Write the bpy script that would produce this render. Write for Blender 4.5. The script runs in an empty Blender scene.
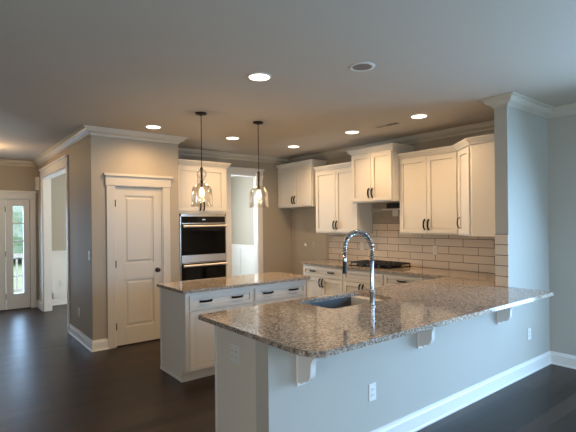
import bpy, bmesh, math, random
from mathutils import Vector, Matrix
random.seed(7)
S = bpy.context.scene
COL = S.collection

# ---------------------------------------------------------------- camera
cam_d = bpy.data.cameras.new('camera'); cam = bpy.data.objects.new('camera', cam_d); COL.objects.link(cam)
YAW, ROLL, FPX = math.radians(38.29), math.radians(0.593), 441.4
Fv = Vector((math.sin(YAW), math.cos(YAW), 0)); Rv = Vector((math.cos(YAW), -math.sin(YAW), 0)); Zv = Vector((0, 0, 1))
cr = Rv*math.cos(ROLL) - Zv*math.sin(ROLL); cu = Rv*math.sin(ROLL) + Zv*math.cos(ROLL)
m = Matrix((cr, cu, -Fv)).transposed().to_4x4(); m.translation = Vector((0, 0, 1.56))
cam.matrix_world = m
cam_d.sensor_width = 36; cam_d.lens = FPX/576*36; cam_d.shift_y = 6.1/576; cam_d.clip_start = .05
S.camera = cam

# ---------------------------------------------------------------- world, daylight, exposure
w = bpy.data.worlds.new('sky'); S.world = w; w.use_nodes = True
bg = w.node_tree.nodes['Background']; bg.inputs[0].default_value = (.74, .86, 1, 1); bg.inputs[1].default_value = 2.2
S.view_settings.view_transform = 'Standard'; S.view_settings.look = 'None'; S.view_settings.gamma = 1
S.view_settings.exposure = 0.0
S.view_settings.use_curve_mapping = False

def area(name, loc, rot, sx, sy, power, col):
    l = bpy.data.lights.new(name, 'AREA'); l.shape = 'RECTANGLE'; l.size = sx; l.size_y = sy
    l.energy = power; l.color = col
    o = bpy.data.objects.new(name, l); COL.objects.link(o); o.location = loc; o.rotation_euler = rot
    return o
PI = math.pi
R90_ = -PI/2
DAY = (.345, .63, 1.0)
WARM = (1.0, .645, .33)
# daylight through the rear windows (facing +Y), the dining window and the front door glass (facing -Y)
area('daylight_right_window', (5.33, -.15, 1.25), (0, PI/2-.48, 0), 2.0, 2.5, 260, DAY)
area('added_fill_dining_side', (5.56, 7.35, 1.5), (0, PI/2-.1, 0), 1.5, .9, 150, (.80, .90, 1.0))  # added source at an unseen window, brightens the dining room walls
area('added_fill_left_window', (-2.98, -.6, 1.4), (0, -PI/2+.4, 0), 1.6, 2.0, 62, (1.0, .95, .88))  # added fill at an unseen window, brightens the left-facing panels
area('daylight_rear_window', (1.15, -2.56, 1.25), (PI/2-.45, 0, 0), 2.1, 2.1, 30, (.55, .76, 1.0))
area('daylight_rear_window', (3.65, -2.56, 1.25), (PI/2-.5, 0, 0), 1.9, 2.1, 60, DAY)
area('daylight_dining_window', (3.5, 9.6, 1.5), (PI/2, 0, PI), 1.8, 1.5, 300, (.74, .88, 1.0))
area('daylight_front_door', (.35, 9.62, 1.15), (PI/2, 0, PI), .45, 1.6, 14, (.38, .64, 1.0))
area('daylight_sidelight', (1.146, 9.62, 1.1), (PI/2, 0, PI), .16, 1.6, 7, (.38, .64, 1.0))

# ---------------------------------------------------------------- materials
def mat(name, base, rough=.5, metal=0, spec=.5, **kw):
    M_ = bpy.data.materials.new(name); M_.use_nodes = True
    b = M_.node_tree.nodes['Principled BSDF']
    b.inputs['Base Color'].default_value = (*base, 1); b.inputs['Roughness'].default_value = rough
    b.inputs['Metallic'].default_value = metal; b.inputs['Specular IOR Level'].default_value = spec
    for k, v in kw.items(): b.inputs[k].default_value = v
    return M_
def nd(M_, t, **kw):
    n = M_.node_tree.nodes.new(t)
    for k, v in kw.items(): setattr(n, k, v)
    return n
def lk(M_, a, b): M_.node_tree.links.new(a, b)
def painted(name, base, rough=.55, var=.03, bump=.02, scale=60):
    M_ = mat(name, base, rough)
    b = M_.node_tree.nodes['Principled BSDF']
    tc = nd(M_, 'ShaderNodeTexCoord'); no = nd(M_, 'ShaderNodeTexNoise'); no.inputs['Scale'].default_value = scale
    lk(M_, tc.outputs['Object'], no.inputs['Vector'])
    mx = nd(M_, 'ShaderNodeMix', data_type='RGBA')
    mx.inputs['A'].default_value = (*[c*(1-var) for c in base], 1); mx.inputs['B'].default_value = (*[min(1, c*(1+var)) for c in base], 1)
    lk(M_, no.outputs['Fac'], mx.inputs['Factor']); lk(M_, mx.outputs['Result'], b.inputs['Base Color'])
    bp = nd(M_, 'ShaderNodeBump'); bp.inputs['Strength'].default_value = bump; bp.inputs['Distance'].default_value = .002
    lk(M_, no.outputs['Fac'], bp.inputs['Height']); lk(M_, bp.outputs['Normal'], b.inputs['Normal'])
    return M_
M = {}
M['wall'] = painted('greige_wall_paint', (.40, .345, .27), .6)
M['daylit_wall'] = painted('daylight_tinted_wall_paint', (.455, .435, .385), .55)  # wall greige made lighter and cooler, daylight tint put into the colour
M['ceiling'] = painted('ceiling_paint', (.57, .505, .42), .8)
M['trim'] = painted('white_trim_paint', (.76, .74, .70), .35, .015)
M['door'] = painted('dimmed_white_trim_paint', (.59, .54, .46), .38, .015)  # trim white darkened: dimmer light on door and crown put into the colour
M['cab'] = painted('painted_cabinet_white', (.72, .675, .60), .38, .02)
M['iron'] = mat('black_iron', (.008, .007, .006), .6, 0, .1)
M['bronze'] = mat('oil_rubbed_bronze', (.05, .035, .028), .4, .8)
M['steel'] = mat('brushed_steel', (.62, .57, .52), .25, 1)
M['satin'] = mat('satin_steel', (.66, .62, .58), .42, 1)
M['chrome'] = mat('chrome', (.50, .52, .54), .2, 1)
M['sinksteel'] = mat('sink_steel', (.15, .165, .18), .3, 1)
M['black'] = mat('black_glass', (.003, .003, .003), .06, spec=.3)
M['blackmat'] = mat('black_rubber', (.01, .01, .01), .5)
M['grate'] = mat('cast_iron', (.012, .012, .014), .45)
M['plate'] = mat('white_plastic', (.75, .75, .73), .35)
M['greyplastic'] = mat('taupe_plastic', (.45, .41, .36), .4)
M['darkslot'] = mat('dark_slot', (.02, .02, .02), .6)
M['drywall'] = painted('bare_drywall', (.36, .31, .24), .9, .15, .2, 14)
M['can'] = mat('recess_shade_grey', (.16, .16, .17), .35, .2)  # dark grey stands in for the shade inside the unlit can
def emis(name, col, st):
    M_ = bpy.data.materials.new(name); M_.use_nodes = True; nt = M_.node_tree; nt.nodes.clear()
    e = nt.nodes.new('ShaderNodeEmission'); e.inputs[0].default_value = (*col, 1); e.inputs[1].default_value = st
    o = nt.nodes.new('ShaderNodeOutputMaterial'); nt.links.new(e.outputs[0], o.inputs[0]); return M_
M['lens'] = emis('lit_lens', (1, .86, .66), 5)
M['bulb'] = emis('lit_filament_bulb', (1, .80, .50), 6)
M['digits'] = emis('display_digits', (.8, .9, 1), .7)
def glass(name, tint, fr=1.45, fix=None):
    M_ = bpy.data.materials.new(name); M_.use_nodes = True; nt = M_.node_tree; nt.nodes.clear()
    t = nt.nodes.new('ShaderNodeBsdfTransparent'); t.inputs[0].default_value = (*tint, 1)
    g = nt.nodes.new('ShaderNodeBsdfGlossy'); g.inputs['Roughness'].default_value = .04; g.inputs[0].default_value = (1, 1, 1, 1)
    lw = nt.nodes.new('ShaderNodeLayerWeight'); lw.inputs['Blend'].default_value = .28 if fix is None else fix
    mx = nt.nodes.new('ShaderNodeMixShader'); o = nt.nodes.new('ShaderNodeOutputMaterial')
    nt.links.new(lw.outputs['Facing'], mx.inputs[0]); nt.links.new(t.outputs[0], mx.inputs[1]); nt.links.new(g.outputs[0], mx.inputs[2])
    nt.links.new(mx.outputs[0], o.inputs[0]); return M_
M['glass'] = glass('clear_pendant_glass', (.97, .95, .92), fix=.32)
M['pane'] = glass('window_pane_glass', (.97, .98, .98), fix=.1)

# granite
def granite():
    M_ = mat('speckled_granite', (.3, .25, .2), .07, spec=.55)
    b = M_.node_tree.nodes['Principled BSDF']; tc = nd(M_, 'ShaderNodeTexCoord')
    def noise(sc, det=4, rg=.6):
        n = nd(M_, 'ShaderNodeTexNoise'); n.inputs['Scale'].default_value = sc; n.inputs['Detail'].default_value = det
        n.inputs['Roughness'].default_value = rg; lk(M_, tc.outputs['Object'], n.inputs['Vector']); return n
    def ramp(src, stops):
        r = nd(M_, 'ShaderNodeValToRGB'); e = r.color_ramp.elements
        e[0].position, e[0].color = stops[0][0], (*stops[0][1], 1); e[1].position, e[1].color = stops[-1][0], (*stops[-1][1], 1)
        for p, c in stops[1:-1]: x = e.new(p); x.color = (*c, 1)
        lk(M_, src, r.inputs['Fac']); return r
    base = ramp(noise(52, 5, .75).outputs['Fac'], [(.30, (.06, .048, .042)), (.40, (.15, .115, .09)), (.50, (.30, .235, .175)), (.60, (.56, .49, .42)), (.72, (.18, .13, .10))])
    sp = ramp(noise(110, 3, .7).outputs['Fac'], [(.38, (0, 0, 0)), (.43, (1, 1, 1))])
    m1 = nd(M_, 'ShaderNodeMix', data_type='RGBA'); m1.inputs['A'].default_value = (.05, .045, .045, 1)
    lk(M_, sp.outputs['Color'], m1.inputs['Factor']); lk(M_, base.outputs['Color'], m1.inputs['B'])
    w2 = ramp(noise(84, 2, .5).outputs['Fac'], [(.60, (0, 0, 0)), (.66, (1, 1, 1))])
    m2 = nd(M_, 'ShaderNodeMix', data_type='RGBA'); m2.inputs['B'].default_value = (.62, .58, .53, 1)
    lk(M_, w2.outputs['Color'], m2.inputs['Factor']); lk(M_, m1.outputs['Result'], m2.inputs['A'])
    lk(M_, m2.outputs['Result'], b.inputs['Base Color'])
    return M_
M['granite'] = granite()

# hardwood planks along X
def planks():
    M_ = mat('dark_hardwood', (.03, .02, .015), .3, spec=.25)
    b = M_.node_tree.nodes['Principled BSDF']; tc = nd(M_, 'ShaderNodeTexCoord'); sx = nd(M_, 'ShaderNodeSeparateXYZ')
    lk(M_, tc.outputs['Object'], sx.inputs[0])
    def mt(op, a, bb=None, c=None):
        n = nd(M_, 'ShaderNodeMath', operation=op)
        for i, v in enumerate((a, bb, c)):
            if v is None: continue
            if isinstance(v, (int, float)): n.inputs[i].default_value = v
            else: lk(M_, v, n.inputs[i])
        return n.outputs[0]
    yr = mt('DIVIDE', sx.outputs['Y'], .127); row = mt('FLOOR', yr); fy = mt('FRACT', yr)
    wn = nd(M_, 'ShaderNodeTexWhiteNoise', noise_dimensions='1D'); lk(M_, row, wn.inputs['W'])
    xs = mt('DIVIDE', mt('MULTIPLY_ADD', wn.outputs['Value'], 3.1, sx.outputs['X']), 1.15); ix = mt('FLOOR', xs); fx = mt('FRACT', xs)
    cmb = nd(M_, 'ShaderNodeCombineXYZ'); lk(M_, row, cmb.inputs[0]); lk(M_, ix, cmb.inputs[1])
    w2 = nd(M_, 'ShaderNodeTexWhiteNoise', noise_dimensions='2D'); lk(M_, cmb.outputs[0], w2.inputs['Vector'])
    mp = nd(M_, 'ShaderNodeMapping'); mp.inputs['Scale'].default_value = (2.2, 38, 1); lk(M_, tc.outputs['Object'], mp.inputs['Vector'])
    gr = nd(M_, 'ShaderNodeTexNoise'); gr.inputs['Scale'].default_value = 1.0; gr.inputs['Detail'].default_value = 5
    lk(M_, mp.outputs[0], gr.inputs['Vector'])
    t = mt('ADD', mt('MULTIPLY', w2.outputs['Value'], .55), mt('MULTIPLY', gr.outputs['Fac'], .6))
    r = nd(M_, 'ShaderNodeValToRGB'); e = r.color_ramp.elements
    e[0].position = .2; e[0].color = (.010, .006, .004, 1); e[1].position = .95; e[1].color = (.042, .024, .016, 1)
    lk(M_, t, r.inputs['Fac'])
    gy = mt('MINIMUM', fy, mt('SUBTRACT', 1.0, fy)); gx = mt('MINIMUM', fx, mt('SUBTRACT', 1.0, fx))
    g1 = mt('LESS_THAN', gy, .022); g2 = mt('LESS_THAN', gx, .0026); gap = mt('MAXIMUM', g1, g2)
    mx = nd(M_, 'ShaderNodeMix', data_type='RGBA'); lk(M_, gap, mx.inputs['Factor']); lk(M_, r.outputs['Color'], mx.inputs['A'])
    mx.inputs['B'].default_value = (.006, .004, .003, 1); lk(M_, mx.outputs['Result'], b.inputs['Base Color'])
    rr = mt('MULTIPLY_ADD', gr.outputs['Fac'], .16, .25); lk(M_, rr, b.inputs['Roughness'])
    h = mt('SUBTRACT', mt('MULTIPLY', gr.outputs['Fac'], .35), gap)
    bp = nd(M_, 'ShaderNodeBump'); bp.inputs['Strength'].default_value = .35; bp.inputs['Distance'].default_value = .0015
    lk(M_, h, bp.inputs['Height']); lk(M_, bp.outputs['Normal'], b.inputs['Normal'])
    return M_
M['floor'] = planks()

# glazed brick-bond tile: u axis picked per wall, v = z
def tiles(name, axis, phase):
    M_ = mat(name, (.6, .52, .44), .18)
    b = M_.node_tree.nodes['Principled BSDF']; tc = nd(M_, 'ShaderNodeTexCoord'); sx = nd(M_, 'ShaderNodeSeparateXYZ')
    lk(M_, tc.outputs['Object'], sx.inputs[0])
    a = nd(M_, 'ShaderNodeMath', operation='ADD'); lk(M_, sx.outputs[axis], a.inputs[0]); a.inputs[1].default_value = phase
    z = nd(M_, 'ShaderNodeMath', operation='ADD'); lk(M_, sx.outputs['Z'], z.inputs[0]); z.inputs[1].default_value = -.914 + .1016*10
    c = nd(M_, 'ShaderNodeCombineXYZ'); lk(M_, a.outputs[0], c.inputs[0]); lk(M_, z.outputs[0], c.inputs[1])
    br = nd(M_, 'ShaderNodeTexBrick'); lk(M_, c.outputs[0], br.inputs['Vector'])
    br.inputs['Scale'].default_value = 1; br.inputs['Brick Width'].default_value = .405; br.inputs['Row Height'].default_value = .1016
    br.inputs['Mortar Size'].default_value = .0035; br.inputs['Mortar Smooth'].default_value = .1; br.inputs['Bias'].default_value = 0
    br.inputs['Color1'].default_value = (.70, .585, .465, 1); br.inputs['Color2'].default_value = (.64, .53, .42, 1); br.inputs['Mortar'].default_value = (.09, .065, .05, 1)
    lk(M_, br.outputs['Color'], b.inputs['Base Color'])
    ml = nd(M_, 'ShaderNodeMath', operation='MULTIPLY_ADD'); lk(M_, br.outputs['Fac'], ml.inputs[0]); ml.inputs[1].default_value = .6; ml.inputs[2].default_value = .2
    lk(M_, ml.outputs[0], b.inputs['Roughness'])
    bp = nd(M_, 'ShaderNodeBump', invert=True); bp.inputs['Strength'].default_value = .5; bp.inputs['Distance'].default_value = .003
    lk(M_, br.outputs['Fac'], bp.inputs['Height']); lk(M_, bp.outputs['Normal'], b.inputs['Normal'])
    return M_
M['tileY'] = tiles('glazed_wall_tile', 'Y', 10*.405 - 3.047)
M['tileEnd'] = tiles('glazed_end_tile', 'Y', 10*.405 - 1.99)
M['leaf'] = painted('hedge_green', (.42, .52, .42), .8, .4, .3, 9)
M['lawn'] = painted('lawn_green', (.50, .56, .36), .9, .4, .3, 5)
M['porch'] = painted('porch_concrete', (.55, .53, .5), .8)

# ---------------------------------------------------------------- mesh helpers
class MB:
    def __init__(s): s.bm = bmesh.new()
    def box(s, x0, y0, z0, x1, y1, z1):
        r = bmesh.ops.create_cube(s.bm, size=1)
        for v in r['verts']: v.co = Vector(((x0+x1)/2+v.co.x*(x1-x0), (y0+y1)/2+v.co.y*(y1-y0), (z0+z1)/2+v.co.z*(z1-z0)))
        return s
    def loft(s, rings, closed=True, cap=True):
        R_ = [[s.bm.verts.new(p) for p in r] for r in rings]
        n = len(R_[0])
        for a, b in zip(R_, R_[1:]):
            for i in range(n if closed else n-1):
                j = (i+1) % n
                s.bm.faces.new((a[i], a[j], b[j], b[i]))
        if cap and closed:
            s.bm.faces.new(R_[0][::-1]); s.bm.faces.new(R_[-1])
        return s
    def tube(s, pts, r, seg=10, rs=None):
        pts = [Vector(p) for p in pts]; rings = []; up = None
        for i, p in enumerate(pts):
            t = (pts[min(i+1, len(pts)-1)] - pts[max(i-1, 0)]).normalized()
            if up is None: up = t.orthogonal().normalized()
            up = (up - t*up.dot(t)).normalized(); sd = t.cross(up)
            rr = rs[i] if rs else r
            rings.append([p + (up*math.cos(2*PI*k/seg) + sd*math.sin(2*PI*k/seg))*rr for k in range(seg)])
        return s.loft(rings)
    def lathe(s, prof, c=(0, 0, 0), seg=28, cap=True):
        rings = [[Vector((c[0]+r*math.cos(2*PI*k/seg), c[1]+r*math.sin(2*PI*k/seg), c[2]+z)) for k in range(seg)] for r, z in prof]
        return s.loft(rings, cap=cap)
    def prism(s, poly, axis, a0, a1):
        def P(u, v, a): return {'x': (a, u, v), 'y': (u, a, v), 'z': (u, v, a)}[axis]
        return s.loft([[Vector(P(u, v, a0)) for u, v in poly], [Vector(P(u, v, a1)) for u, v in poly]])
    def sweep(s, path, prof, closed=False):
        # path: xy points, room on the LEFT of travel; prof: (out, z) offsets towards the room
        n = len(path); rings = []
        for i in range(n):
            p = Vector(path[i]); a = Vector(path[i-1]) if (i > 0 or closed) else None; b = Vector(path[(i+1) % n]) if (i < n-1 or closed) else None
            ns = []
            for q0, q1 in ((a, p), (p, b)):
                if q0 is None or q1 is None: continue
                d = (q1-q0).normalized(); ns.append(Vector((-d.y, d.x)))
            mv = ns[0] if len(ns) == 1 else (ns[0]+ns[1])/(1+ns[0].dot(ns[1]))
            rings.append([Vector((p.x+mv.x*o, p.y+mv.y*o, z)) for o, z in prof])
        if closed: rings.append(rings[0])
        return s.loft(rings, cap=not closed)
    def build(s, name, m_, parent=None, bevel=0, smooth=False, fixed=None, weld=False):
        if weld: bmesh.ops.remove_doubles(s.bm, verts=s.bm.verts, dist=1e-5)
        bmesh.ops.recalc_face_normals(s.bm, faces=s.bm.faces)
        me = bpy.data.meshes.new(name); s.bm.to_mesh(me); s.bm.free(); me.materials.append(m_)
        if smooth:
            for p in me.polygons: p.use_smooth = True
        o = bpy.data.objects.new(name, me); COL.objects.link(o)
        if parent: o.parent = parent
        if bevel:
            b = o.modifiers.new('bevel', 'BEVEL'); b.width = bevel; b.segments = 2; b.limit_method = 'ANGLE'; b.angle_limit = .7
        if smooth:
            try: me.set_sharp_from_angle(angle=.7)
            except Exception: pass
        return o
def box(*a): return MB().box(*a)
def thing(name, label, cat, loc=(0, 0, 0), rz=0, group=None, kind=None):
    o = bpy.data.objects.new(name, None); COL.objects.link(o); o.location = loc; o.rotation_euler = (0, 0, rz); o.empty_display_size = .1
    tag(o, label, cat, group, kind); return o
def tag(o, label=None, cat=None, group=None, kind=None):
    for k, v in (('label', label), ('category', cat), ('group', group), ('kind', kind)):
        if v: o[k] = v
    return o
def struct(name, mb, m_, label=None, cat=None, bevel=0, parent=None):
    o = mb.build(name, m_, parent, bevel)
    if not parent: tag(o, label, cat, kind='structure')
    return o
def dup(root, loc=None, label=None, rz=None):
    r = root.copy(); COL.objects.link(r)
    if loc is not None: r.location = loc
    if rz is not None: r.rotation_euler = (0, 0, rz)
    if label: r['label'] = label
    for ch in list(root.children):
        c = ch.copy(); COL.objects.link(c); c.parent = r
        for g in list(ch.children):
            d = g.copy(); COL.objects.link(d); d.parent = c
    return r

# ---------------------------------------------------------------- the setting
H = 2.743
XH, YP, XR, YN, XC, XS, YB, YF, XD = 1.462, 5.73, 5.19, 2.009, 5.265, 4.27, 6.57, 9.51, 5.5
struct('floor', box(-3, -2.5, -.1, 6.1, YF+.14, 0), M['floor'], 'dark brown hardwood plank floor running through kitchen and hall', 'floor')
struct('ceiling', box(-3.1, -2.6, H, 6.1, YF+.14, H+.1), M['ceiling'], 'flat painted ceiling above kitchen and foyer', 'ceiling')
W = M['wall']
def wall(name, *bs, label):
    mb = MB()
    for b in bs: mb.box(*b)
    return struct(name, mb, M['daylit_wall'] if name in ('wall_stub', 'wall_right', 'wall_peninsula') else W, label, 'wall')
CX1_ = 4.305
Dx0, Dx1, Dz = .04, 1.335, 2.04          # front door unit opening
wx0, wx1, wz0, wz1 = 2.6, 4.4, .75, 2.25   # dining window
wall('wall_front', (-3, YF, 0, Dx0, YF+.14, H), (Dx0, YF, Dz, Dx1, YF+.14, H), (Dx1, YF, 0, wx0, YF+.14, H),
     (wx0, YF, 0, wx1, YF+.14, wz0), (wx0, YF, wz1, wx1, YF+.14, H), (wx1, YF, 0, 6.1, YF+.14, H), label='greige far wall holding the front door')
wall('wall_hall', (XH, YP, 0, XH+.13, 7.02, H), (XH, 7.02, 2.40, XH+.13, 8.95, H), (XH, 8.95, 0, XH+.13, YF, H), label='greige hall wall with the tall cased opening')
wall('wall_pantry', (XH+.13, YP, 0, 1.735, YP+.12, H), (1.735, YP, 2.045, 2.365, YP+.12, H), (2.365, YP, 0, 2.6, YP+.12, H),
     (2.48, YP+.12, 0, 2.6, YB, H), label='greige pantry wall around the panelled door')
wall('wall_back', (XH+.13, YB, 0, 3.93, YB+.12, H), (3.93, YB, 2.40, 4.505, YB+.12, H), (4.505, YB, 0, 5.4, YB+.12, H), label='greige back wall with the doorway beside the oven cabinet')
wall('wall_cooktop', (XC, YN+.125, 0, 5.4, YB, H), label='greige wall behind the tiled cooktop run')
wall('wall_dining', (XD, YB+.12, 0, XD+.12, 6.9, H), (XD, 7.8, 0, XD+.12, YF, H), (XD, 6.9, 0, XD+.12, 7.8, .75), (XD, 6.9, 2.25, XD+.12, 7.8, H), (5.4, YB, 0, XD+.12, YB+.12, H), label='pale dining room side wall seen through the doorway')
wall('wall_stub', (XS, YN, 0, 5.4, YN+.125, H), label='full height wall stub ending the counter, lit blue grey by windows')
ry0, ry1 = -1.4, 1.1
wall('wall_right', (XR, -2.5, 0, 5.4, ry0, H), (XR, ry1, 0, 5.4, YN, H), (XR, ry0, 2.25, 5.4, ry1, H), (XR, ry0, 0, 5.4, ry1, .15), label='grey wall at the right edge of the picture')
wall('wall_peninsula', (1.435, YN, 0, XS, YN+.125, .884), label='half wall under the overhanging granite bar')
wall('wall_left', (-3.12, -2.5, 0, -3, -1.65, H), (-3.12, .45, 0, -3, YF+.14, H), (-3.12, -1.65, 0, -3, .45, .55), (-3.12, -1.65, 2.25, -3, .45, H), label='wall on the open living side, out of frame')
rw = [(.05, 2.25), (2.65, 4.65)]
wall('wall_rear', (-3.1, -2.62, 0, .05, -2.5, H), (2.25, -2.62, 0, 2.65, -2.5, H), (4.65, -2.62, 0, 5.4, -2.5, H),
     (.05, -2.62, 2.35, 2.25, -2.5, H), (2.65, -2.62, 2.35, 4.65, -2.5, H), (.05, -2.62, 0, 2.25, -2.5, .15), (2.65, -2.62, 0, 4.65, -2.5, .15),
     label='wall behind the viewer with two large windows')
n = 1
for x0, x1 in rw:
    t = thing('window_%d' % n, 'large daylight window behind the viewer', 'window', ((x0+x1)/2, -2.56, .15), kind='structure'); n += 1
    h = (x1-x0)/2; mb = MB()
    for a in ((-h, -.04, 0, -h+.06, .04, 2.2), (h-.06, -.04, 0, h, .04, 2.2), (-h, -.04, 0, h, .04, .06), (-h, -.04, 2.14, h, .04, 2.2), (-.03, -.04, 0, .03, .04, 2.2)): mb.box(*a)
    mb.build('window_frame', M['trim'], t)
    box(-h+.03, -.028, .03, h-.03, -.022, 2.17).build('pane', M['pane'], t)
t = thing('window_5', 'tall window in the right wall just outside the frame', 'window', (XR+.08, (ry0+ry1)/2, .15), R90_, kind='structure')
h = (ry1-ry0)/2; mb = MB()
for a in ((-h, -.03, 0, -h+.06, .03, 2.1), (h-.06, -.03, 0, h, .03, 2.1), (-h, -.03, 0, h, .03, .06), (-h, -.03, 2.04, h, .03, 2.1), (-.03, -.03, 0, .03, .03, 2.1)): mb.box(*a)
mb.build('window_frame', M['trim'], t); box(-h+.03, -.02, .03, h-.03, -.014, 2.07).build('pane', M['pane'], t)
t = thing('window_6', 'added unseen window in the left wall, carrying fill light', 'window', (-3.06, -.6, .55), R90_, kind='structure')  # window added to carry the left fill light
h = 1.05; mb = MB()
for a in ((-h, -.03, 0, -h+.06, .03, 1.7), (h-.06, -.03, 0, h, .03, 1.7), (-h, -.03, 0, h, .03, .06), (-h, -.03, 1.64, h, .03, 1.7), (-.03, -.03, 0, .03, .03, 1.7)): mb.box(*a)
mb.build('window_frame', M['trim'], t); box(-h+.03, -.003, .03, h-.03, .003, 1.67).build('pane', M['pane'], t)
t = thing('window_7', 'added unseen dining room side window, brightening the walls', 'window', (XD+.06, 7.35, .75), R90_, kind='structure')  # window added out of sight to light the dining room
h = .45; mb = MB()
for a in ((-h, -.03, 0, -h+.05, .03, 1.5), (h-.05, -.03, 0, h, .03, 1.5), (-h, -.03, 0, h, .03, .05), (-h, -.03, 1.45, h, .03, 1.5)): mb.box(*a)
mb.build('window_frame', M['trim'], t); box(-h+.03, -.023, .03, h-.03, -.018, 1.47).build('pane', M['pane'], t)
t = thing('window_3', 'dining room window out of sight beyond the doorway', 'window', ((wx0+wx1)/2, YF+.05, wz0), kind='structure')
h = (wx1-wx0)/2; mb = MB()
for a in ((-h, -.04, 0, -h+.06, .04, 1.5), (h-.06, -.04, 0, h, .04, 1.5), (-h, -.04, 0, h, .04, .06), (-h, -.04, 1.44, h, .04, 1.5), (-.03, -.04, 0, .03, .04, 1.5)): mb.box(*a)
mb.build('window_frame', M['trim'], t); box(-h+.03, 0, .03, h-.03, .005, 1.47).build('pane', M['pane'], t)

# crown: one closed run round kitchen, hall and foyer (interior kept on the left)
def crown_prof(h=.09, p=.105, z=H):
    return [(0, z), (0, z-h), (.012, z-h), (.012, z-h+.014), (.020, z-h+.014), (.022, z-h+.022), (.036, z-h+.026), (.056, z-h+.038), (.070, z-h+.054), (.074, z-h+.066), (.086, z-h+.066), (.086, z-.016), (p, z-.016), (p, z)]
loop = [(-3, -2.5), (XR, -2.5), (XR, YN), (XS, YN), (XS, YN+.125), (XC, YN+.125), (XC, YB), (2.6, YB), (2.6, YP), (XH, YP), (XH, YF), (-3, YF)]
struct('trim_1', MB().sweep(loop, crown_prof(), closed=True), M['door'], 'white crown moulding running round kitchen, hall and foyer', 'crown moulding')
dl = [(XH+.13, YB+.12), (XD, YB+.12), (XD, YF), (XH+.13, YF)]
struct('trim_2', MB().sweep(dl, crown_prof(), closed=True), M['trim'], 'white crown moulding in the dining room beyond the openings', 'crown moulding')
def base_prof(h=.135): return [(0, 0), (0, h), (.006, h), (.010, h-.02), (.015, h-.03), (.016, .02), (.022, .014), (.022, 0)]
bi = 0
for nm, path, lab in (('baseboard_right', [(XR, -2.5), (XR, YN), (1.435, YN)], 'white baseboard along the right wall and the blue lit half wall'),
                      ('baseboard_pantry', [(1.655, YP), (XH, YP), (XH, 6.93)], 'white baseboard turning the pantry corner into the hall'),
                      ('baseboard_foyer', [(XH, 9.04), (XH, YF), (1.43, YF)], 'short white baseboard in the foyer corner'),
                      ('baseboard_dining', [(XD, YB+.12), (XD, YF), (XH+.13, YF)], 'white baseboard in the dining room'),
                      ('baseboard_back', [(XC, YB), (4.58, YB)], 'white baseboard on the back wall right of the doorway')):
    struct(nm, MB().sweep(path, base_prof()), M['trim'], lab, 'baseboard')

# dining wainscot (rail, stiles and panels) on front and side wall
mb = MB()
ZR = 1.05
mb.box(XH+.13, YF-.008, .135, XD, YF, ZR-.10)
mb.box(XH+.13, YF-.022, ZR-.10, XD, YF, ZR-.02); mb.box(XH+.13, YF-.04, ZR-.02, XD, YF, ZR)
mb.box(XD-.008, YB+.14, .135, XD, YF, ZR-.10); mb.box(XD-.022, YB+.14, ZR-.10, XD, YF, ZR-.02); mb.box(XD-.04, YB+.14, ZR-.02, XD, YF, ZR)
y = YF-.04
while y > YB+.2: mb.box(XD-.022, y-.09, .135, XD, y, ZR-.10); y -= .62
for x in (1.62, 2.25, 2.9, 3.6, 4.3, 5.0): mb.box(x, YF-.022, .135, x+.09, YF, ZR-.10)
mb.box(XD-.022, YB+.14, .135, XD, YF, .24); mb.box(XH+.13, YF-.022, .135, XD, YF, .24)
struct('trim_3', mb, M['trim'], 'white panelled wainscot with chair rail in the dining room', 'wainscot')

# casings ------------------------------------------------------------
def casing_y(x0, x1, ztop, yface, leg=.085, head=.15, left=True, right=True, name='casing', parent=None, hext=.012):
    """door casing on a wall facing -y (opening x0..x1)"""
    mb = MB(); t_ = .02
    if left: mb.box(x0-leg, yface-t_, 0, x0, yface, ztop)
    if right: mb.box(x1, yface-t_, 0, x1+leg, yface, ztop)
    a = x0-leg-hext if left else x0-leg; b = x1+leg+hext
    mb.box(a, yface-t_-.006, ztop, b, yface, ztop+head-.03)
    mb.box(a-.02, yface-t_-.026, ztop+head-.03, b+.02, yface, ztop+head)
    return mb
t = struct('trim_4', casing_y(3.93, 4.505, 2.40, YB, head=.12), M['trim'], 'white casing around the doorway beside the oven cabinet', 'door casing', .002)
mb = MB().box(3.93-.0, YB, 0, 3.945, YB+.12, 2.40).box(4.49, YB, 0, 4.505, YB+.12, 2.40).box(3.93, YB, 2.385, 4.505, YB+.12, 2.40)
mb.build('jamb', M['trim'], t)
# hall opening casing (wall faces -x)
mb = MB(); t_ = .02
mb.box(XH-t_, 6.93, 0, XH, 7.02, 2.40).box(XH-t_, 8.95, 0, XH, 9.04, 2.40).box(XH-t_-.006, 6.918, 2.40, XH, 9.052, 2.53).box(XH-t_-.026, 6.90, 2.53, XH, 9.07, 2.555)
t = struct('trim_5', mb, M['trim'], 'white craftsman casing around the tall hall opening', 'door casing', .002)
MB().box(XH, 7.02, 0, XH+.13, 7.035, 2.40).box(XH, 8.935, 0, XH+.13, 8.95, 2.40).box(XH, 7.02, 2.385, XH+.13, 8.95, 2.40).build('jamb', M['trim'], t)

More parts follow.
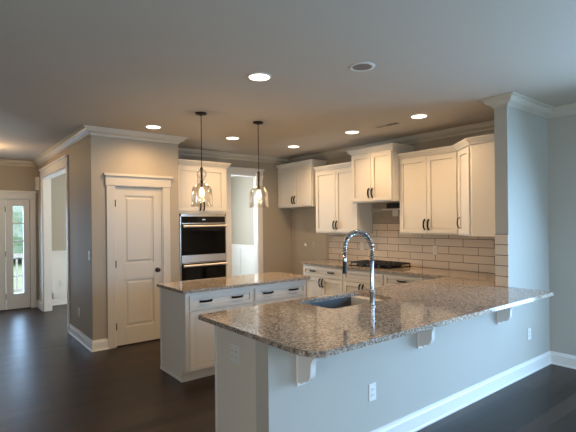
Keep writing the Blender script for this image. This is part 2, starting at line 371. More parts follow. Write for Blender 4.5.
# pantry door ----------------------------------------------------------
def panel_door(mb, x0, x1, z0, z1, yf, th, panels):
    """slab with raised-edge recessed panels, front at y=yf, body behind"""
    mb.box(x0, yf+.012, z0, x1, yf+th, z1)
    xs = panels[0][0], panels[0][1]
    mb.box(x0, yf, z0, xs[0], yf+.012, z1); mb.box(xs[1], yf, z0, x1, yf+.012, z1)
    zz = [z0]+[v for p in sorted(panels, key=lambda p: p[2]) for v in (p[2], p[3])]+[z1]
    for a, b in zip(zz[::2], zz[1::2]): mb.box(xs[0], yf, a, xs[1], yf+.012, b)
    for (a, b, c, d) in panels:
        e = .022
        # sloping sticking around the field
        o = [(a, c), (b, c), (b, d), (a, d)]; i_ = [(a+e, c+e), (b-e, c+e), (b-e, d-e), (a+e, d-e)]
        mb.loft([[Vector((u, yf+.0119, v)) for u, v in o], [Vector((u, yf+.0119, v)) for u, v in i_], [Vector((u+(.02 if k in (0, 3) else -.02), yf+.004, v+(.02 if k < 2 else -.02))) for k, (u, v) in enumerate(i_)]], cap=False)
        q = .042; mb.box(a+q, yf+.004, c+q, b-q, yf+.012, d-q)
t = thing('door_1', 'white two panel pantry door with dark knob', 'door', (1.735, YP, 0), kind='structure')
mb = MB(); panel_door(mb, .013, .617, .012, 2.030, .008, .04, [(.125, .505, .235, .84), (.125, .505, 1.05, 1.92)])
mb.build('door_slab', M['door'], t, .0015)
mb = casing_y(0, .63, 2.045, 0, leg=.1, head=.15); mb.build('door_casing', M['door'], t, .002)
MB().box(0, 0, 0, .01, .12, 2.045).box(.62, 0, 0, .63, .12, 2.045).box(0, 0, 2.035, .63, .12, 2.045).box(.01, .06, 0, .02, .07, 2.035).box(.61, .06, 0, .62, .07, 2.035).build('door_jamb', M['trim'], t)
for z in (1.82, 1.05, .26):
    MB().tube([(.010, .0, z-.045), (.010, .0, z+.045)], .008).box(-.008, .002, z-.045, .014, .012, z+.045).build('hinge', M['bronze'], t)
k = MB().tube([(.555, .009, .94), (.555, .001, .94)], .03, 20).build('knob_rose', M['bronze'], t, smooth=True)
MB().tube([(.555, .005, .94), (.555, -.01, .94), (.555, -.018, .94), (.555, -.03, .94), (.555, -.042, .94), (.555, -.046, .94)], 1, 20, [.011, .011, .024, .029, .022, .008]).build('knob', M['bronze'], t, smooth=True)

# front door + sidelight -------------------------------------------------
t = thing('door_2', 'grey white front door slab with hinges beside the sidelight', 'door', (Dx0, YF, 0), kind='structure')
mb = MB()
dw = .90
for a in ((.01, .03, .01, .13, .075, 2.03), (.79, .03, .01, dw, .075, 2.03), (.13, .03, .01, .79, .075, .28), (.13, .03, 1.93, .79, .075, 2.03)): mb.box(*a)
for x in (.345, .565): mb.box(x, .04, .28, x+.02, .07, 1.93)
for k in range(1, 5): mb.box(.13, .04, .28+k*.33-.01, .79, .07, .28+k*.33+.01)
mb.build('door_slab', M['trim'], t, .002)
box(.12, .05, .27, .8, .056, 1.94).build('pane', M['pane'], t)
for z in (1.85, 1.03, .25):
    MB().tube([(dw+.008, .022, z-.05), (dw+.008, .022, z+.05)], .009).build('hinge', M['bronze'], t)
mb = casing_y(0, Dx1-Dx0, Dz, 0, leg=.09, head=.15, hext=0); mb.build('door_casing', M['trim'], t, .002)
MB().box(dw+.008, .0, 0, dw+.038, .1, Dz).box(0, 0, Dz-.012, Dx1-Dx0, .1, Dz).box(0, 0, 0, .008, .1, Dz).build('door_jamb', M['trim'], t)
box(0, -.02, 0, Dx1-Dx0, .12, .012).build('threshold', M['bronze'], t)
t = thing('window_4', 'narrow five pane sidelight beside the front door', 'window', (1.146, YF, 0), kind='structure')
mb = MB(); g = .083
for a in ((-.165, .02, .012, -g, .07, 2.03), (g, .02, .012, .185, .07, 2.03), (-g, .02, .012, g, .07, .29), (-g, .02, 1.91, g, .07, 2.03)): mb.box(*a)
mb.build('window_frame', M['trim'], t, .002)
mb = MB()
for k in range(1, 5): mb.box(-g, .03, .29+k*.324-.009, g, .06, .29+k*.324+.009)
mb.build('glazing_bar', M['trim'], t)
box(-g-.01, .04, .28, g+.01, .046, 1.92).build('pane', M['pane'], t)

# outside the front door -----------------------------------------------
tag(box(-6, YF+.14, -.16, 8, YF+2.2, -.02).build('porch_slab', M['porch']), 'pale concrete porch floor outside the front door', 'porch', kind='structure')
tag(box(-25, YF+2.2, -.3, 30, 45, -.2).build('lawn', M['lawn']), 'green lawn glimpsed through the sidelight', 'lawn', kind='structure')
tag(box(-25, -40, -.3, 30, -2.7, -.2).build('lawn', M['lawn']), 'green lawn behind the house', 'lawn', kind='structure')
t = thing('porch_railing', 'white porch railing seen through the lower sidelight panes', 'railing', (0, YF+2.1, -.02))
box(-3, -.03, .85, 4, .03, .93).build('top_rail', M['trim'], t); box(-3, -.03, .08, 4, .03, .14).build('bottom_rail', M['trim'], t)
b0 = MB().box(-.018, -.018, .1, .018, .018, .87).build('baluster', M['trim'], t); b0.location.x = -.2
for k in range(1, 26):
    b = b0.copy(); COL.objects.link(b); b.parent = t; b.location.x = -.2+k*.12
def bush(x, y, r, hgt, label):
    bm = bmesh.new(); bmesh.ops.create_icosphere(bm, subdivisions=4, radius=1)
    rnd = random.Random(int(x*13+y)); ph = [rnd.random()*6 for _ in range(6)]
    for v in bm.verts:
        c = v.co.copy(); k = 1+.10*math.sin(7*c.x+ph[0])*math.sin(6*c.y+ph[1])+.08*math.sin(13*c.z+ph[2]+5*c.x)+.05*(rnd.random()-.5)
        v.co = Vector((c.x*r*k, c.y*r*k, -.2+hgt/2+c.z*hgt/2*k))
    mb = MB(); mb.bm.free(); mb.bm = bm
    o = mb.build('garden_tree', M['leaf']); o.location = (x, y, 0); tag(o, label, 'tree', 'trees beyond the porch'); return o
bush(2.2, 24, 2.6, 3.6, 'green tree beyond the porch, in line with the sidelight')
bush(-6.5, 27, 3.0, 4.4, 'green tree beyond the porch, left of the sidelight line')
bush(10.4, 27, 2.8, 4.0, 'green tree beyond the porch, right of the sidelight line')

# ---------------------------------------------------------------- cabinets (local: x width, front at y=0 facing -y)
def shaker(x0, x1, z0, z1, yf=0, rail=.057):
    mb = MB(); th = .019
    mb.box(x0, yf, z0, x0+rail, yf+th, z1).box(x1-rail, yf, z0, x1, yf+th, z1)
    mb.box(x0+rail, yf, z0, x1-rail, yf+th, z0+rail).box(x0+rail, yf, z1-rail, x1-rail, yf+th, z1)
    e_ = .006; mb.box(x0+rail+e_, yf+.011, z0+rail+e_, x1-rail-e_, yf+th-.001, z1-rail-e_)
    return mb
def pull(parent, x, z, vertical=True, L=.13, r=.0105):
    pts = []
    for k in range(9):
        a = k/8; s_ = (a-.5)*L; d = -.030*(math.sin(PI*a)**.45 if 0 < a < 1 else 0)
        pts.append((x, d, z+s_) if vertical else (x+s_, d, z))
    return MB().tube(pts, r, 8).build('pull', M['iron'], parent, smooth=True)
def cab_crown(mb, path, z0, h=.07, p=.05):
    mb.sweep(path, [(0, z0), (.008, z0), (.012, z0+.012), (.022, z0+.022), (.038, z0+.045), (p-.004, z0+.055), (p, z0+.06), (p, z0+h), (0, z0+h)])
def upper(label, loc, rz, w_, z0, z1, d, ndoor=2, crownh=.07, handle_z=.10, right=True, left=False, group=None):
    t = thing('upper_cabinet', label, 'cabinet', (loc[0], loc[1], z0), rz, group)
    hh = z1-z0-crownh
    MB().box(0, .02, 0, w_, d, hh).build('cabinet_body', M['cab'], t, .0015)
    mb = MB(); g_ = .006; edge = .02
    ws = (w_-2*edge+.02)/ndoor
    for k in range(ndoor):
        x0 = edge-.01+k*ws+(.003 if k else 0); x1 = edge-.01+(k+1)*ws-.003
        dr = shaker(x0, x1, .02, hh-.02).build('door', M['cab'], t, .0012)
        hx = x1-.028 if (k == 0 and ndoor == 2) else x0+.028
        pull(dr, hx, handle_z+.03)
    cm = MB()
    # crown along front (+sides); path travels so that outside is on the left
    pts = [(w_, d), (w_, .012), (0, .012), (0, d)]
    if not right: pts = pts[1:]
    if not left: pts = pts[:-1]
    cab_crown(cm, pts, hh-.002, crownh)
    cm.box(0, .012, hh-.002, w_, d, hh+crownh-.01)
    cm.build('crown', M['cab'], t)
    return t
R90 = -PI/2
# cooktop wall uppers, from the back corner to the viewer
G = 'upper cabinets along the cooktop wall'
upper('painted upper cabinet in the back corner, shallow and wide, above the empty fridge alcove', (4.94, YB-.005), R90, .965, 1.82, 2.615, XC-4.94-.002, group=G, left=False)
upper('painted upper cabinet hanging lower beside the alcove, left of the faucet arch', (4.94, 5.515), R90, .953, 1.375, 2.47, XC-4.94-.002, group=G, right=False, left=False)
upper('painted short upper cabinet raised over the cooktop hood gap', (4.80, 4.56), R90, .758, 1.83, 2.61, XC-4.80-.002, group=G, left=True, crownh=.07)
upper('painted two door upper cabinet between the hood gap and the diagonal corner cabinet', (4.94, 3.80), R90, .87, 1.38, 2.475, XC-4.94-.002, group=G, right=False, left=False)
# diagonal corner cabinet
xa, ya, xb, yb = 4.94, 2.927, 4.64, 2.60
t = thing('upper_cabinet', 'painted diagonal corner upper cabinet with one narrow door against the wall stub', 'cabinet', (0, 0, 1.38), 0, G)
poly = [(xa, ya), (xb, yb), (xb, YN+.127), (XC-.002, YN+.127), (XC-.002, ya)]
dv = Vector((xb-xa, yb-ya)); dl_ = dv.length; dn = Vector((dv.y, -dv.x)).normalized()
if dn.x > 0: dn = -dn
inn = [(xa-dn.x*.02, ya-dn.y*.02), (xb-dn.x*.02+.0, yb-dn.y*.02)]
MB().prism([(xa+.015, ya-.001), (xb+.012, yb-.012)]+poly[2:4]+[(XC-.002, ya-.001)], 'z', 0, 1.025).build('cabinet_body', M['cab'], t, .0015)
mb = shaker(.03, dl_-.035, .02, 1.005)
ang = math.atan2(dv.y, dv.x); rot = Matrix.Rotation(ang, 4, 'Z'); flip = Matrix.Translation((xa-.004, ya+.0, 0)) @ rot
bmesh.ops.transform(mb.bm, matrix=flip, verts=mb.bm.verts)
# local front of shaker faces -y; rotated by ang it must face (-x,+y)
dr = mb.build('door', M['cab'], t, .0012)
p = MB()
pp = []
L = .13
for k in range(9):
    a = k/8; d = .030*(math.sin(PI*a)**.45 if 0 < a < 1 else 0)
    bx, by = xa+dv.x*.19, ya+dv.y*.19
    pp.append((bx+dn.x*d-.004, by+dn.y*d+.004, .15+(a-.5)*L))
p.tube(pp, .0065, 8).build('pull', M['iron'], dr, smooth=True)
cm = MB(); cab_crown(cm, [(xb, YN+.127), (xb, yb), (xa, ya)][::1][::-1][::-1], 1.023) if False else cab_crown(cm, [(xb, YN+.127), (xb, yb), (xa, ya)], 1.023)
cm.prism(poly, 'z', 1.023, 1.085); cm.build('crown', M['cab'], t)

# oven cabinet ---------------------------------------------------------
OX0, OX1, OY = 2.602, 3.475, 5.90
t = thing('oven_cabinet', 'tall painted cabinet housing the double wall oven', 'cabinet', (OX0, OY, 0))
wv = OX1-OX0; D = YB-OY-.002
ov0, ov1 = .09, .846   # oven opening in x
MB().box(0, .02, .1, ov0, D, 1.72).box(ov1, .02, .1, wv, D, 1.72).box(0, .02, 1.70, wv, D, 2.40).box(0, .02, .10, wv, D, .36).box(ov0, D-.02, .36, ov1, D, 1.70).box(.0, .08, 0, wv, D, .1).build('cabinet_body', M['cab'], t, .0015)
for k in range(2):
    x0 = .05+k*.39; x1 = x0+.3875
    dr = shaker(x0, x1, 1.735, 2.375).build('door', M['cab'], t, .0012); pull(dr, x1-.028 if k == 0 else x0+.028, 1.735+.075)
MB().build
dr = shaker(.05, .8275, .12, .34).build('drawer', M['cab'], t, .0012); pull(dr, .28, .23, False); pull(dr, .64, .23, False)
cm = MB(); cab_crown(cm, [(wv, D), (wv, .012), (0, .012)], 2.398, .075); cm.box(0, .012, 2.398, wv, D, 2.46); cm.build('crown', M['cab'], t)
o = thing('double_wall_oven', 'stainless and black glass double wall oven set in the tall cabinet', 'oven', (OX0+ov0+.002, OY, .37))
ow = ov1-ov0-.004
MB().box(.02, .03, 0, ow-.02, .5, 1.32).box(0, 0, 0, .018, .03, 1.325).box(ow-.018, 0, 0, ow, .03, 1.325).box(0, 0, 1.285, ow, .03, 1.325).box(0, 0, 0, ow, .03, .03).build('oven_housing', M['steel'], o, .001)
box(.018, -.004, 1.195, ow-.018, .03, 1.285).build('control_panel', M['black'], o, .001)
box(ow/2-.025, -.0055, 1.232, ow/2+.025, -.004, 1.248).build('display', M['digits'], o)
def oven_door(z0, z1, band):
    d = box(.018, -.012, z0, ow-.018, .03, z1).build('oven_door', M['black'], o, .002)
    box(.018, -.016, z0, ow-.018, -.012, z0+band).build('door_trim', M['satin'], d)
    box(.018, -.016, z1-.012, ow-.018, -.012, z1).build('door_trim', M['steel'], d)
    hb = MB().tube([(.03, -.06, z1-.045), (ow-.03, -.06, z1-.045)], .020, 12)
    hb.box(.05, -.06, z1-.057, .075, -.01, z1-.033).box(ow-.075, -.06, z1-.057, ow-.05, -.01, z1-.033)
    hb.build('oven_handle', M['satin'], d, smooth=True)
oven_door(.625, 1.19, .10)
oven_door(.035, .618, .06)

# base cabinets on the cooktop wall ---------------------------------------
def base_cab(label, loc, rz, w_, d, fronts, pulls_, group=None, name='base_cabinet', h=.884, parent=None, toe=True):
    t = thing(name, label, 'cabinet', (loc[0], loc[1], 0), rz, group)
    MB().box(0, .02, .10, w_, d, h-.001).build('cabinet_body', M['cab'], t, .0015)
    MB().box(.0, .09, 0, w_, d-.02, .10).build('toe_kick', M['cab'], t)
    for (kind, x0, x1, z0, z1, hs) in fronts:
        o = shaker(x0, x1, z0, z1, rail=.045 if kind == 'drawer' else .057).build(kind, M['cab'], t, .0012)
        for (hx, hz, vert) in hs: pull(o, hx, hz, vert)
    return t
BX, BD = 4.64, XC-4.64-.002
GB = 'base cabinets under the cooktop counter'
def two_door(w_, dp=True, split=False):
    e = .012; mid = w_/2
    fr = [('drawer', e, w_-e, .70, .85, [(w_*.27, .785, False), (w_*.73, .785, False)] if dp else []),
          ('door', e, mid-.0025, .115, .685, [(mid-.03, .61, True)]), ('door', mid+.0025, w_-e, .115, .685, [(mid+.03, .61, True)])]
    return fr
base_cab('painted base cabinet at the alcove end of the counter, with two pulls on its drawer', (BX, 5.505), R90, .905, BD, two_door(.905), 1, GB)
base_cab('painted base cabinet under the cooktop with a plain false drawer front', (BX, 4.60), R90, .76, BD, two_door(.76, False), 1, GB)
base_cab('painted base cabinet right of the cooktop, mostly hidden by the peninsula counter', (BX, 3.84), R90, .90, BD,
         [('drawer', .012, .60, .70, .85, [(.30, .785, False)]), ('drawer', .012, .60, .41, .685, [(.30, .62, False)]), ('drawer', .012, .60, .115, .40, [(.30, .34, False)])], 1, GB)

# peninsula cabinet carcass (kitchen side faces +y): end panel visible at left
t = thing('peninsula_cabinet', 'grey white end panel and cabinets under the granite peninsula', 'cabinet', (1.55, YN+.135, 0))
PD = 2.825-(YN+.135)
MB().box(0, 0, 0, .02, PD, .883).box(.02, 0, .1, .72, PD-.02, .883).box(1.36, 0, .1, 3.05, PD-.02, .883).box(.72, PD-.04, .1, 1.36, PD-.02, .883).box(.72, 0, .1, 1.36, PD-.02, .12).box(.02, 0, 0, 3.05, PD-.09, .1).build('cabinet_body', M['cab'], t, .0015)
MB().box(-.004, PD-.022, 0, .0, PD, .883).build('corner_trim', M['trim'], t)
for x0 in (.03, .50):
    mb = shaker(x0, x0+.465, .115, .86)
    bmesh.ops.transform(mb.bm, matrix=Matrix.Translation((0, PD, 0)) @ Matrix.Scale(-1, 4, (0, 1, 0)), verts=mb.bm.verts); d = mb.build('door', M['cab'], t, .0012)
for x0 in (1.05, 1.55, 2.05, 2.54):
    mb = shaker(x0, x0+.485, .115, .86)
    bmesh.ops.transform(mb.bm, matrix=Matrix.Translation((0, PD, 0)) @ Matrix.Scale(-1, 4, (0, 1, 0)), verts=mb.bm.verts); d = mb.build('door', M['cab'], t, .0012)

# island -------------------------------------------------------------------
IX0, IX1, IY0, IY1 = 1.871, 3.405, 3.965, 4.57
t = thing('kitchen_island', 'painted kitchen island with drawers over doors facing the peninsula', 'cabinet', (IX0, IY0, 0))
iw, idp = IX1-IX0, IY1-IY0
MB().box(0, .02, .10, iw, idp, .883).box(0, .085, 0, iw, idp, .10).build('cabinet_body', M['cab'], t, .0015)
MB().box(-.012, .085, 0, 0, idp+.012, .883).box(-.012, .005, .10, 0, .085, .883).build('end_panel', M['cab'], t, .0012)
MB().box(.0, .078, 0, iw, .085, .10).build('toe_kick', M['cab'], t)
MB().box(-.018, idp-.006, 0, -.012, idp+.014, .883).build('corner_trim', M['trim'], t)
MB().box(-.022, .075, 0, -.012, idp+.02, .018).build('shoe_molding', M['trim'], t)
for x0, x1 in ((.035, .765), (.80, 1.52)):
    d = shaker(x0, x1, .705, .845, rail=.035).build('drawer', M['cab'], t, .0012)
    ww = x1-x0; pull(d, x0+ww*.235, .785, False); pull(d, x0+ww*.735, .785, False)
    mid = (x0+x1)/2
    for a, b, hx in ((x0, mid-.0025, mid-.03), (mid+.0025, x1, mid+.03)):
        d = shaker(a, b, .115, .69).build('door', M['cab'], t, .0012)

# ---------------------------------------------------------------- granite tops
def rounded(poly, rad, seg=8):
    out = []; n = len(poly)
    for i, p in enumerate(poly):
        r = rad[i] if isinstance(rad, (list, tuple)) else rad
        if r <= 0: out.append(p); continue
        p = Vector(p); a = (Vector(poly[i-1])-p).normalized(); b = (Vector(poly[(i+1) % n])-p).normalized()
        ang = a.angle(b); t_ = r/math.tan(ang/2); c = p+(a+b).normalized()*(r/math.sin(ang/2))
        s0, s1 = p+a*t_-c, p+b*t_-c
        a0 = math.atan2(s0.y, s0.x); a1 = math.atan2(s1.y, s1.x); da = (a1-a0+PI) % (2*PI)-PI
        for k in range(seg+1): out.append((c.x+r*math.cos(a0+da*k/seg), c.y+r*math.sin(a0+da*k/seg)))
    return out
def slab(name, outer, holes, z0, z1, m_, label, cat):
    bm = bmesh.new(); es = []
    for lp in [outer]+holes:
        vs = [bm.verts.new((x, y, z0)) for x, y in lp]
        es += [bm.edges.new((vs[i], vs[(i+1) % len(vs)])) for i in range(len(vs))]
    bmesh.ops.triangle_fill(bm, edges=es, use_beauty=True, use_dissolve=False)
    r = bmesh.ops.extrude_face_region(bm, geom=list(bm.faces))
    for v in r['geom']:
        if isinstance(v, bmesh.types.BMVert): v.co.z = z1
    mb = MB(); mb.bm.free(); mb.bm = bm
    o = mb.build(name, m_, None, bevel=.004); return tag(o, label, cat)
slab('countertop', rounded([(IX0-.052, IY0-.04), (IX1+.035, IY0-.04), (IX1+.035, IY1+.04), (IX0-.052, IY1+.04)], .03), [], .884, .914, M['granite'], 'speckled tan granite top on the island', 'countertop')
SX0, SX1, SY0, SY1 = 2.27, 3.0, 2.36, 2.78
sink_loop = rounded([(SX0, SY0), (SX1, SY0), (SX1, SY1), (SX0, SY1)], .05, 6)
CX0, CX1, CY0, CY1 = 1.42, 4.305, 1.615, 2.85
outer = rounded([(CX0, CY1), (CX0, CY0), (CX1, CY0), (CX1, YN-.001), (XS-.001, YN-.001), (XS-.001, YN+.126), (XC-.001, YN+.126), (XC-.001, 5.53), (4.61, 5.53), (4.61, CY1)],
                [.03, .13, .05, 0, 0, 0, 0, 0, .012, 0])
slab('countertop', outer, [sink_loop], .884, .914, M['granite'], 'speckled granite top of the peninsula wrapping under the cooktop wall', 'countertop')

# sink
t = thing('kitchen_sink', 'stainless undermount sink cut into the peninsula granite', 'sink', ((SX0+SX1)/2, (SY0+SY1)/2, .884))
def ring(off, z):
    h, k = (SX1-SX0)/2-off, (SY1-SY0)/2-off
    return [Vector((x, y, z)) for x, y in rounded([(-h, -k), (h, -k), (h, k), (-h, k)], .05-off*.4, 6)]
mb = MB(); mb.loft([ring(-.02, -.002), ring(.0, -.002), ring(.004, -.10), ring(.010, -.19), ring(.035, -.215)], cap=False)
mb.bm.faces.new([mb.bm.verts.new(v) for v in ring(.035, -.215)])
mb.build('basin', M['sinksteel'], t, smooth=True, weld=True)
MB().lathe([(.042, 0), (.042, .003), (.03, .003), (.028, 0)], (-.13, 0, -.214), 20).build('drain', M['chrome'], t, smooth=True)

# faucet
fx, fy = 2.575, 2.24
t = thing('kitchen_faucet', 'tall chrome spring neck faucet standing in front of the sink', 'faucet', (fx, fy, .9145))
MB().lathe([(.028, 0), (.028, .006), (.019, .012), (.019, .10), (.021, .105), (.021, .12), (.0155, .125), (.0155, .33), (.013, .335)], seg=20).build('faucet_body', M['chrome'], t, smooth=True)
top = .435; R_ = .128
arc = [(0, 0, .33), (0, 0, .38)]+[(-.03*(1-math.cos(PI*k/18))/2, R_*(1-math.cos(PI*k/18)), top+R_*math.sin(PI*k/18)) for k in range(19)]+[(-.03, 2*R_, top-.05), (-.03, 2*R_, top-.09)]
def resample(P, n):
    P = [Vector(p) for p in P]; L = [0]
    for a, b in zip(P, P[1:]): L.append(L[-1]+(b-a).length)
    out = []; j = 0
    for i in range(n):
        s_ = L[-1]*i/(n-1)
        while j < len(P)-2 and L[j+1] < s_: j += 1
        out.append(P[j].lerp(P[j+1], min(1, (s_-L[j])/(L[j+1]-L[j]))))
    return out, L[-1]
ap, AL = resample(arc, 60)
MB().tube(ap, .0065, 10).build('hose', M['blackmat'], t, smooth=True)
# spring coil round the hose
fine, _ = resample(arc, 900); coil = []; turns = 44
up = Vector((1, 0, 0))
for i, p in enumerate(fine):
    tt = (fine[min(i+1, 899)]-fine[max(i-1, 0)]).normalized(); up_ = (up-tt*up.dot(tt)).normalized(); sd = tt.cross(up_)
    a = 2*PI*turns*i/899; coil.append(p+(up_*math.cos(a)+sd*math.sin(a))*.0165)
MB().tube(coil, .0036, 6).build('spring', M['chrome'], t, smooth=True)
hx, hy, hz = -.03, 2*R_, top-.09
MB().lathe([(.012, 0), (.016, -.005), (.016, -.03), (.017, -.032), (.0175, -.09), (.019, -.115), (.012, -.118)], (hx, hy, hz), 18).build('spray_head', M['blackmat'], t, smooth=True)
MB().lathe([(.0185, .012), (.0185, -.012)], (hx, hy, hz-.005), 18).build('collar', M['chrome'], t, smooth=True)

# corbels
def corbel(label, x, first=[None]):
    if first[0] is None:
        t = thing('counter_corbel', label, 'corbel', (x, YN, .60), 0, 'corbels under the peninsula overhang')
        MB().box(-.03, -.012, 0, .03, 0, .283).build('back_plate', M['trim'], t, .002)
        pr = [(-.012, .02), (-.05, .02), (-.055, .034)]
        for k in range(9):
            a = k/8*PI/2; pr.append((-.06-.06*math.sin(a), .036+.065*(1-math.cos(a))))
        for k in range(9):
            a = k/8*PI/2; pr.append((-.121-.075*(1-math.cos(a)), .13+.075*math.sin(a)))
        pr += [(-.225, .212), (-.255, .222), (-.275, .245), (-.275, .283), (-.012, .283)]
        MB().prism(pr, 'x', -.02, .02).build('bracket', M['trim'], t, .0015)
        MB().box(-.03, -.285, .274, .03, -.012, .283).build('top_plate', M['trim'], t)
        first[0] = t; return t
    return dup(first[0], (x, YN, .60), label)
corbel('white corbel under the rounded near corner of the bar top', 1.662)
corbel('white corbel under the middle of the bar overhang', 2.84)
corbel('white corbel under the far end of the bar near the wall stub', 4.05)

# ---------------------------------------------------------------- backsplash tile
def tag_tile(mb, m_, label):
    return tag(mb.build('tile_backsplash', m_), label, 'backsplash', kind='structure')
tag_tile(MB().box(XC-.010, YN+.126, .915, XC, 3.786, 1.379).box(XC-.010, 3.786, .915, XC, 4.543, 1.525).box(XC-.010, 4.543, .915, XC, 5.53, 1.374), M['tileY'], 'glossy cream running bond tile behind the cooktop')
tag_tile(MB().box(XS-.010, YN, .915, XS, YN+.125, 1.424), M['tileEnd'], 'narrow column of stacked cream tiles on the wall stub end')
tag(box(XC-.004, 3.79, 1.526, XC, 4.54, 1.83).build('wall_patch', M['drywall']), 'unpainted wall patch above the tile in the hood gap', 'wall patch', kind='structure')
t = thing('hood_bracket', 'pale metal mounting rail for a missing hood above the cooktop', 'bracket', (XC-.004, 4.04, 1.69))
box(-.03, -.245, .03, 0, .30, .055).build('rail', M['cab'], t, .001)
box(-.02, .30, .01, 0, .52, .06).build('end_plate', M['greyplastic'], t, .001)
box(-.012, .02, -.06, 0, .12, .03).build('hanging_tab', M['cab'], t, .001)
tag(box(XC-.012, 3.80, 1.745, XC-.004, 4.27, 1.828).build('duct_opening', M['darkslot']), 'dark rectangular duct opening under the raised cabinet', 'vent')

# cooktop
t = thing('gas_cooktop', 'black gas cooktop with cast iron grates set in the counter', 'cooktop', (4.97, 4.19, .9145))
box(-.25, -.37, 0, .26, .37, .012).build('cooktop_plate', M['black'], t, .003)
for cy in (-.245, 0, .245):
    mb = MB(); a = .115
    for y in (-a, -a/3, a/3, a): mb.box(-.20, cy+y-.006, .036, .24, cy+y+.006, .056)
    for x in (-.20, -.09, .02, .13, .228): mb.box(x, cy-a-.006, .034, x+.012, cy+a+.006, .056)
    for x in (-.20, .228):
        for y in (-a, a): mb.box(x, cy+y-.006, .012, x+.012, cy+y+.006, .036)
    mb.build('grate', M['grate'], t, .002)
for bx, by in ((-.08, -.245), (.14, -.245), (.03, 0), (-.08, .245), (.14, .245)):
    MB().lathe([(.045, .012), (.045, .018), (.032, .019), (.032, .027), (.005, .028)], (bx, by, 0), 20).build('burner', M['grate'], t, smooth=True)
for k in range(5):
    MB().lathe([(.019, .012), (.019, .03), (.016, .036)], (-.228, -.20+k*.1, 0), 16).build('knob', M['grate'], t, smooth=True)

# ---------------------------------------------------------------- plates
def plate(kind, label, loc, rz, w_=.07, h_=.115, m_='plate', gang=1, toggles=True, group=None):
    t = thing(kind, label, 'outlet' if kind == 'wall_outlet' else 'switch', loc, rz, group)
    box(-w_/2, -.006, -h_/2, w_/2, 0, h_/2).build('cover_plate', M[m_], t, .002)
    for g_ in range(gang):
        cx = (g_-(gang-1)/2)*.046
        if kind == 'wall_outlet':
            for z in (-.02, .02):
                r = box(cx-.0165, -.0085, z-.014, cx+.0165, -.006, z+.014).build('receptacle', M[m_], t, .002)
                MB().box(cx-.009, -.0090, z-.004, cx-.006, -.0084, z+.006).box(cx+.006, -.0090, z-.004, cx+.009, -.0084, z+.006).build('slot', M['darkslot'], r)
        else:
            box(cx-.0165, -.009, -.033, cx+.0165, -.006, .033).build('rocker', M[m_], t, .001)
    return t
plate('wall_outlet', 'white outlet low on the blue lit half wall between the first two corbels', (2.30, YN, .40), 0)
plate('wall_outlet', 'white outlet at the far end of the half wall near the right corner', (4.69, YN, .40), 0)
plate('wall_outlet', 'double outlet plate on the grey end panel of the peninsula', (1.55, 2.55, .68), R90, .118, .118, 'plate', 2)
plate('wall_outlet', 'pale outlet set in the backsplash tile right of the cooktop', (XC-.010, 3.45, 1.162), R90, m_='cab')
plate('wall_outlet', 'pale outlet in the backsplash tile behind the faucet arch', (XC-.010, 4.765, 1.165), R90, m_='cab')
plate('wall_outlet', 'taupe outlet in the empty fridge alcove beside the tile', (XC, 5.93, 1.15), R90, m_='greyplastic')
o = MB().lathe([(.034, 0), (.034, .006), (.028, .010), (.012, .011), (.010, .018), (.004, .019)], seg=20).build('wall_plug', M['plate'], None, smooth=True)
o.location = (XC, 6.16, 1.14); o.rotation_euler = (0, -PI/2, 0); tag(o, 'small round white plug on the fridge alcove wall', 'wall plug')
plate('light_switch', 'white switch plate on the hall wall just left of the pantry corner', (XH, 5.84, 1.17), R90)
plate('wall_outlet', 'white outlet low on the hall wall above the baseboard', (XH, 6.40, .38), R90)
plate('wall_outlet', 'white outlet on the dining wainscot seen through the tall opening', (1.86, YF-.009, .42), 0)
t = thing('door_chime', 'white door chime box high on the hall wall beside the foyer crown', 'door chime', (XH, 9.40, 2.20), R90)
box(-.08, -.05, 0, .08, 0, .25).build('chime_cover', M['plate'], t, .006)

# ---------------------------------------------------------------- ceiling lights
def recessed(label, x, y, lit=True, power=30, first={}):
    key = lit
    if key in first:
        t = dup(first[key], (x, y, H), label)
    else:
        t = thing('recessed_light', label, 'ceiling light', (x, y, H), 0, 'recessed lights in the ceiling')
        MB().lathe([(.098, 0), (.098, -.004), (.088, -.008), (.075, -.006), (.072, 0), (.072, .0), (.085, .0)], seg=36, cap=False).build('trim_ring', M['trim'] , t, smooth=True)
        if lit: MB().lathe([(.084, -.0085), (.05, -.0095), (.01, -.010)], seg=36).build('lens', M['lens'], t, smooth=True)
        else:
            MB().lathe([(.074, -.004), (.06, -.0035), (.03, -.003), (.005, -.003)], seg=36).build('reflector', M['can'], t, smooth=True)
        first[key] = t
    if lit:
        l = bpy.data.lights.new('downlight', 'SPOT'); l.energy = power; l.color = WARM; l.spot_size = math.radians(168); l.spot_blend = .8; l.shadow_soft_size = .06
        lo = bpy.data.objects.new('downlight', l); COL.objects.link(lo); lo.location = (x, y, H-.03)
    return t
PW = 48
recessed('lit recessed light nearest the viewer, alone in the upper middle of the ceiling', 2.045, 2.945, power=PW)
recessed('lit recessed light in front of the pantry door', 2.058, 5.24, power=PW)
recessed('lit recessed light between the two pendants, toward the oven cabinet', 3.215, 5.30, power=PW)
recessed('lit recessed light in front of the back corner upper cabinet', 4.35, 5.349, power=PW)
recessed('lit recessed light in front of the short raised upper cabinet', 4.288, 4.045, power=PW)
recessed('lit recessed light closest to the wall stub, right of the ceiling vent', 4.256, 2.986, power=PW)
recessed('unlit grey recessed light right of the nearest lit one', 2.545, 2.29, lit=False)
t = thing('flush_ceiling_lamp', 'glowing flush lamp on the foyer ceiling just beyond the left edge', 'ceiling light', (.38, 7.9, H))
MB().lathe([(.16, 0), (.16, -.02), (.15, -.025)], seg=32).build('lamp_base', M['bronze'], t, smooth=True)
MB().lathe([(.145, -.022), (.14, -.06), (.10, -.09), (.01, -.10)], seg=32).build('lamp_shade', M['lens'], t, smooth=True)
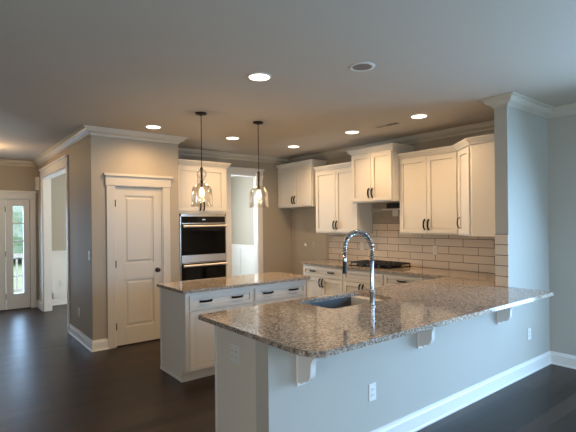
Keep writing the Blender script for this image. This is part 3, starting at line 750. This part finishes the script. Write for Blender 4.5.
l = bpy.data.lights.new('foyer_lamp', 'POINT'); l.energy = 26; l.color = WARM; l.shadow_soft_size = .1
lo = bpy.data.objects.new('foyer_lamp', l); COL.objects.link(lo); lo.location = (.38, 7.9, H-.2)
# vent
t = thing('ceiling_vent', 'slim ceiling register with a dark slot left of the last recessed light', 'vent', (4.33, 3.50, H))
MB().box(-.055, -.18, -.006, .055, .18, 0).build('vent_frame', M['ceiling'], t, .002)
for k in range(6): MB().box(-.04, -.16+k*.055, -.0075, .04, -.12+k*.055, -.006).build('slot', M['darkslot'] if k < 3 else M['can'], t)

# pendants
def pendant(label, x, y, first=[None]):
    if first[0] is None:
        t = thing('pendant_light', label, 'pendant light', (x, y, H), 0, 'glass pendants over the island')
        MB().lathe([(.062, 0), (.062, -.012), (.05, -.02), (.012, -.024), (.008, -.03)], seg=28).build('canopy', M['bronze'], t, smooth=True)
        MB().tube([(0, 0, -.025), (0, 0, -.60)], .0045, 8).build('rod', M['bronze'], t, smooth=True)
        s_ = MB().lathe([(.012, -.585), (.016, -.60), (.016, -.62), (.011, -.63), (.011, -.71), (.014, -.72), (.014, -.79), (.012, -.80)], seg=18).build('socket', M['bronze'], t, smooth=True)
        prof = [(.016, -.605), (.034, -.612), (.050, -.635), (.054, -.66), (.046, -.685), (.028, -.703), (.026, -.712), (.034, -.722), (.040, -.735), (.034, -.75), (.034, -.757), (.060, -.772), (.092, -.795), (.108, -.83), (.110, -.90), (.110, -.96), (.114, -.985), (.120, -1.0), (.1205, -1.006), (.117, -1.006), (.111, -.985), (.107, -.96), (.107, -.90), (.105, -.832), (.090, -.798), (.058, -.776), (.031, -.76)]
        MB().lathe(prof, seg=36, cap=False).build('glass_shade', M['glass'], t, smooth=True)
        MB().lathe([(.010, -.80), (.013, -.81), (.024, -.84), (.027, -.865), (.022, -.89), (.006, -.905)], seg=18).build('bulb', M['bulb'], t, smooth=True)
        first[0] = t
    else: t = dup(first[0], (x, y, H), label)
    l = bpy.data.lights.new('pendant_glow', 'POINT'); l.energy = 7; l.color = (1, .72, .42); l.shadow_soft_size = .03
    lo = bpy.data.objects.new('pendant_glow', l); COL.objects.link(lo); lo.location = (x, y, H-.94)
    return t
pendant('clear glass bell pendant in front of the oven cabinet', 2.218, 4.30)
pendant('clear glass bell pendant in front of the back wall doorway', 2.96, 4.30)
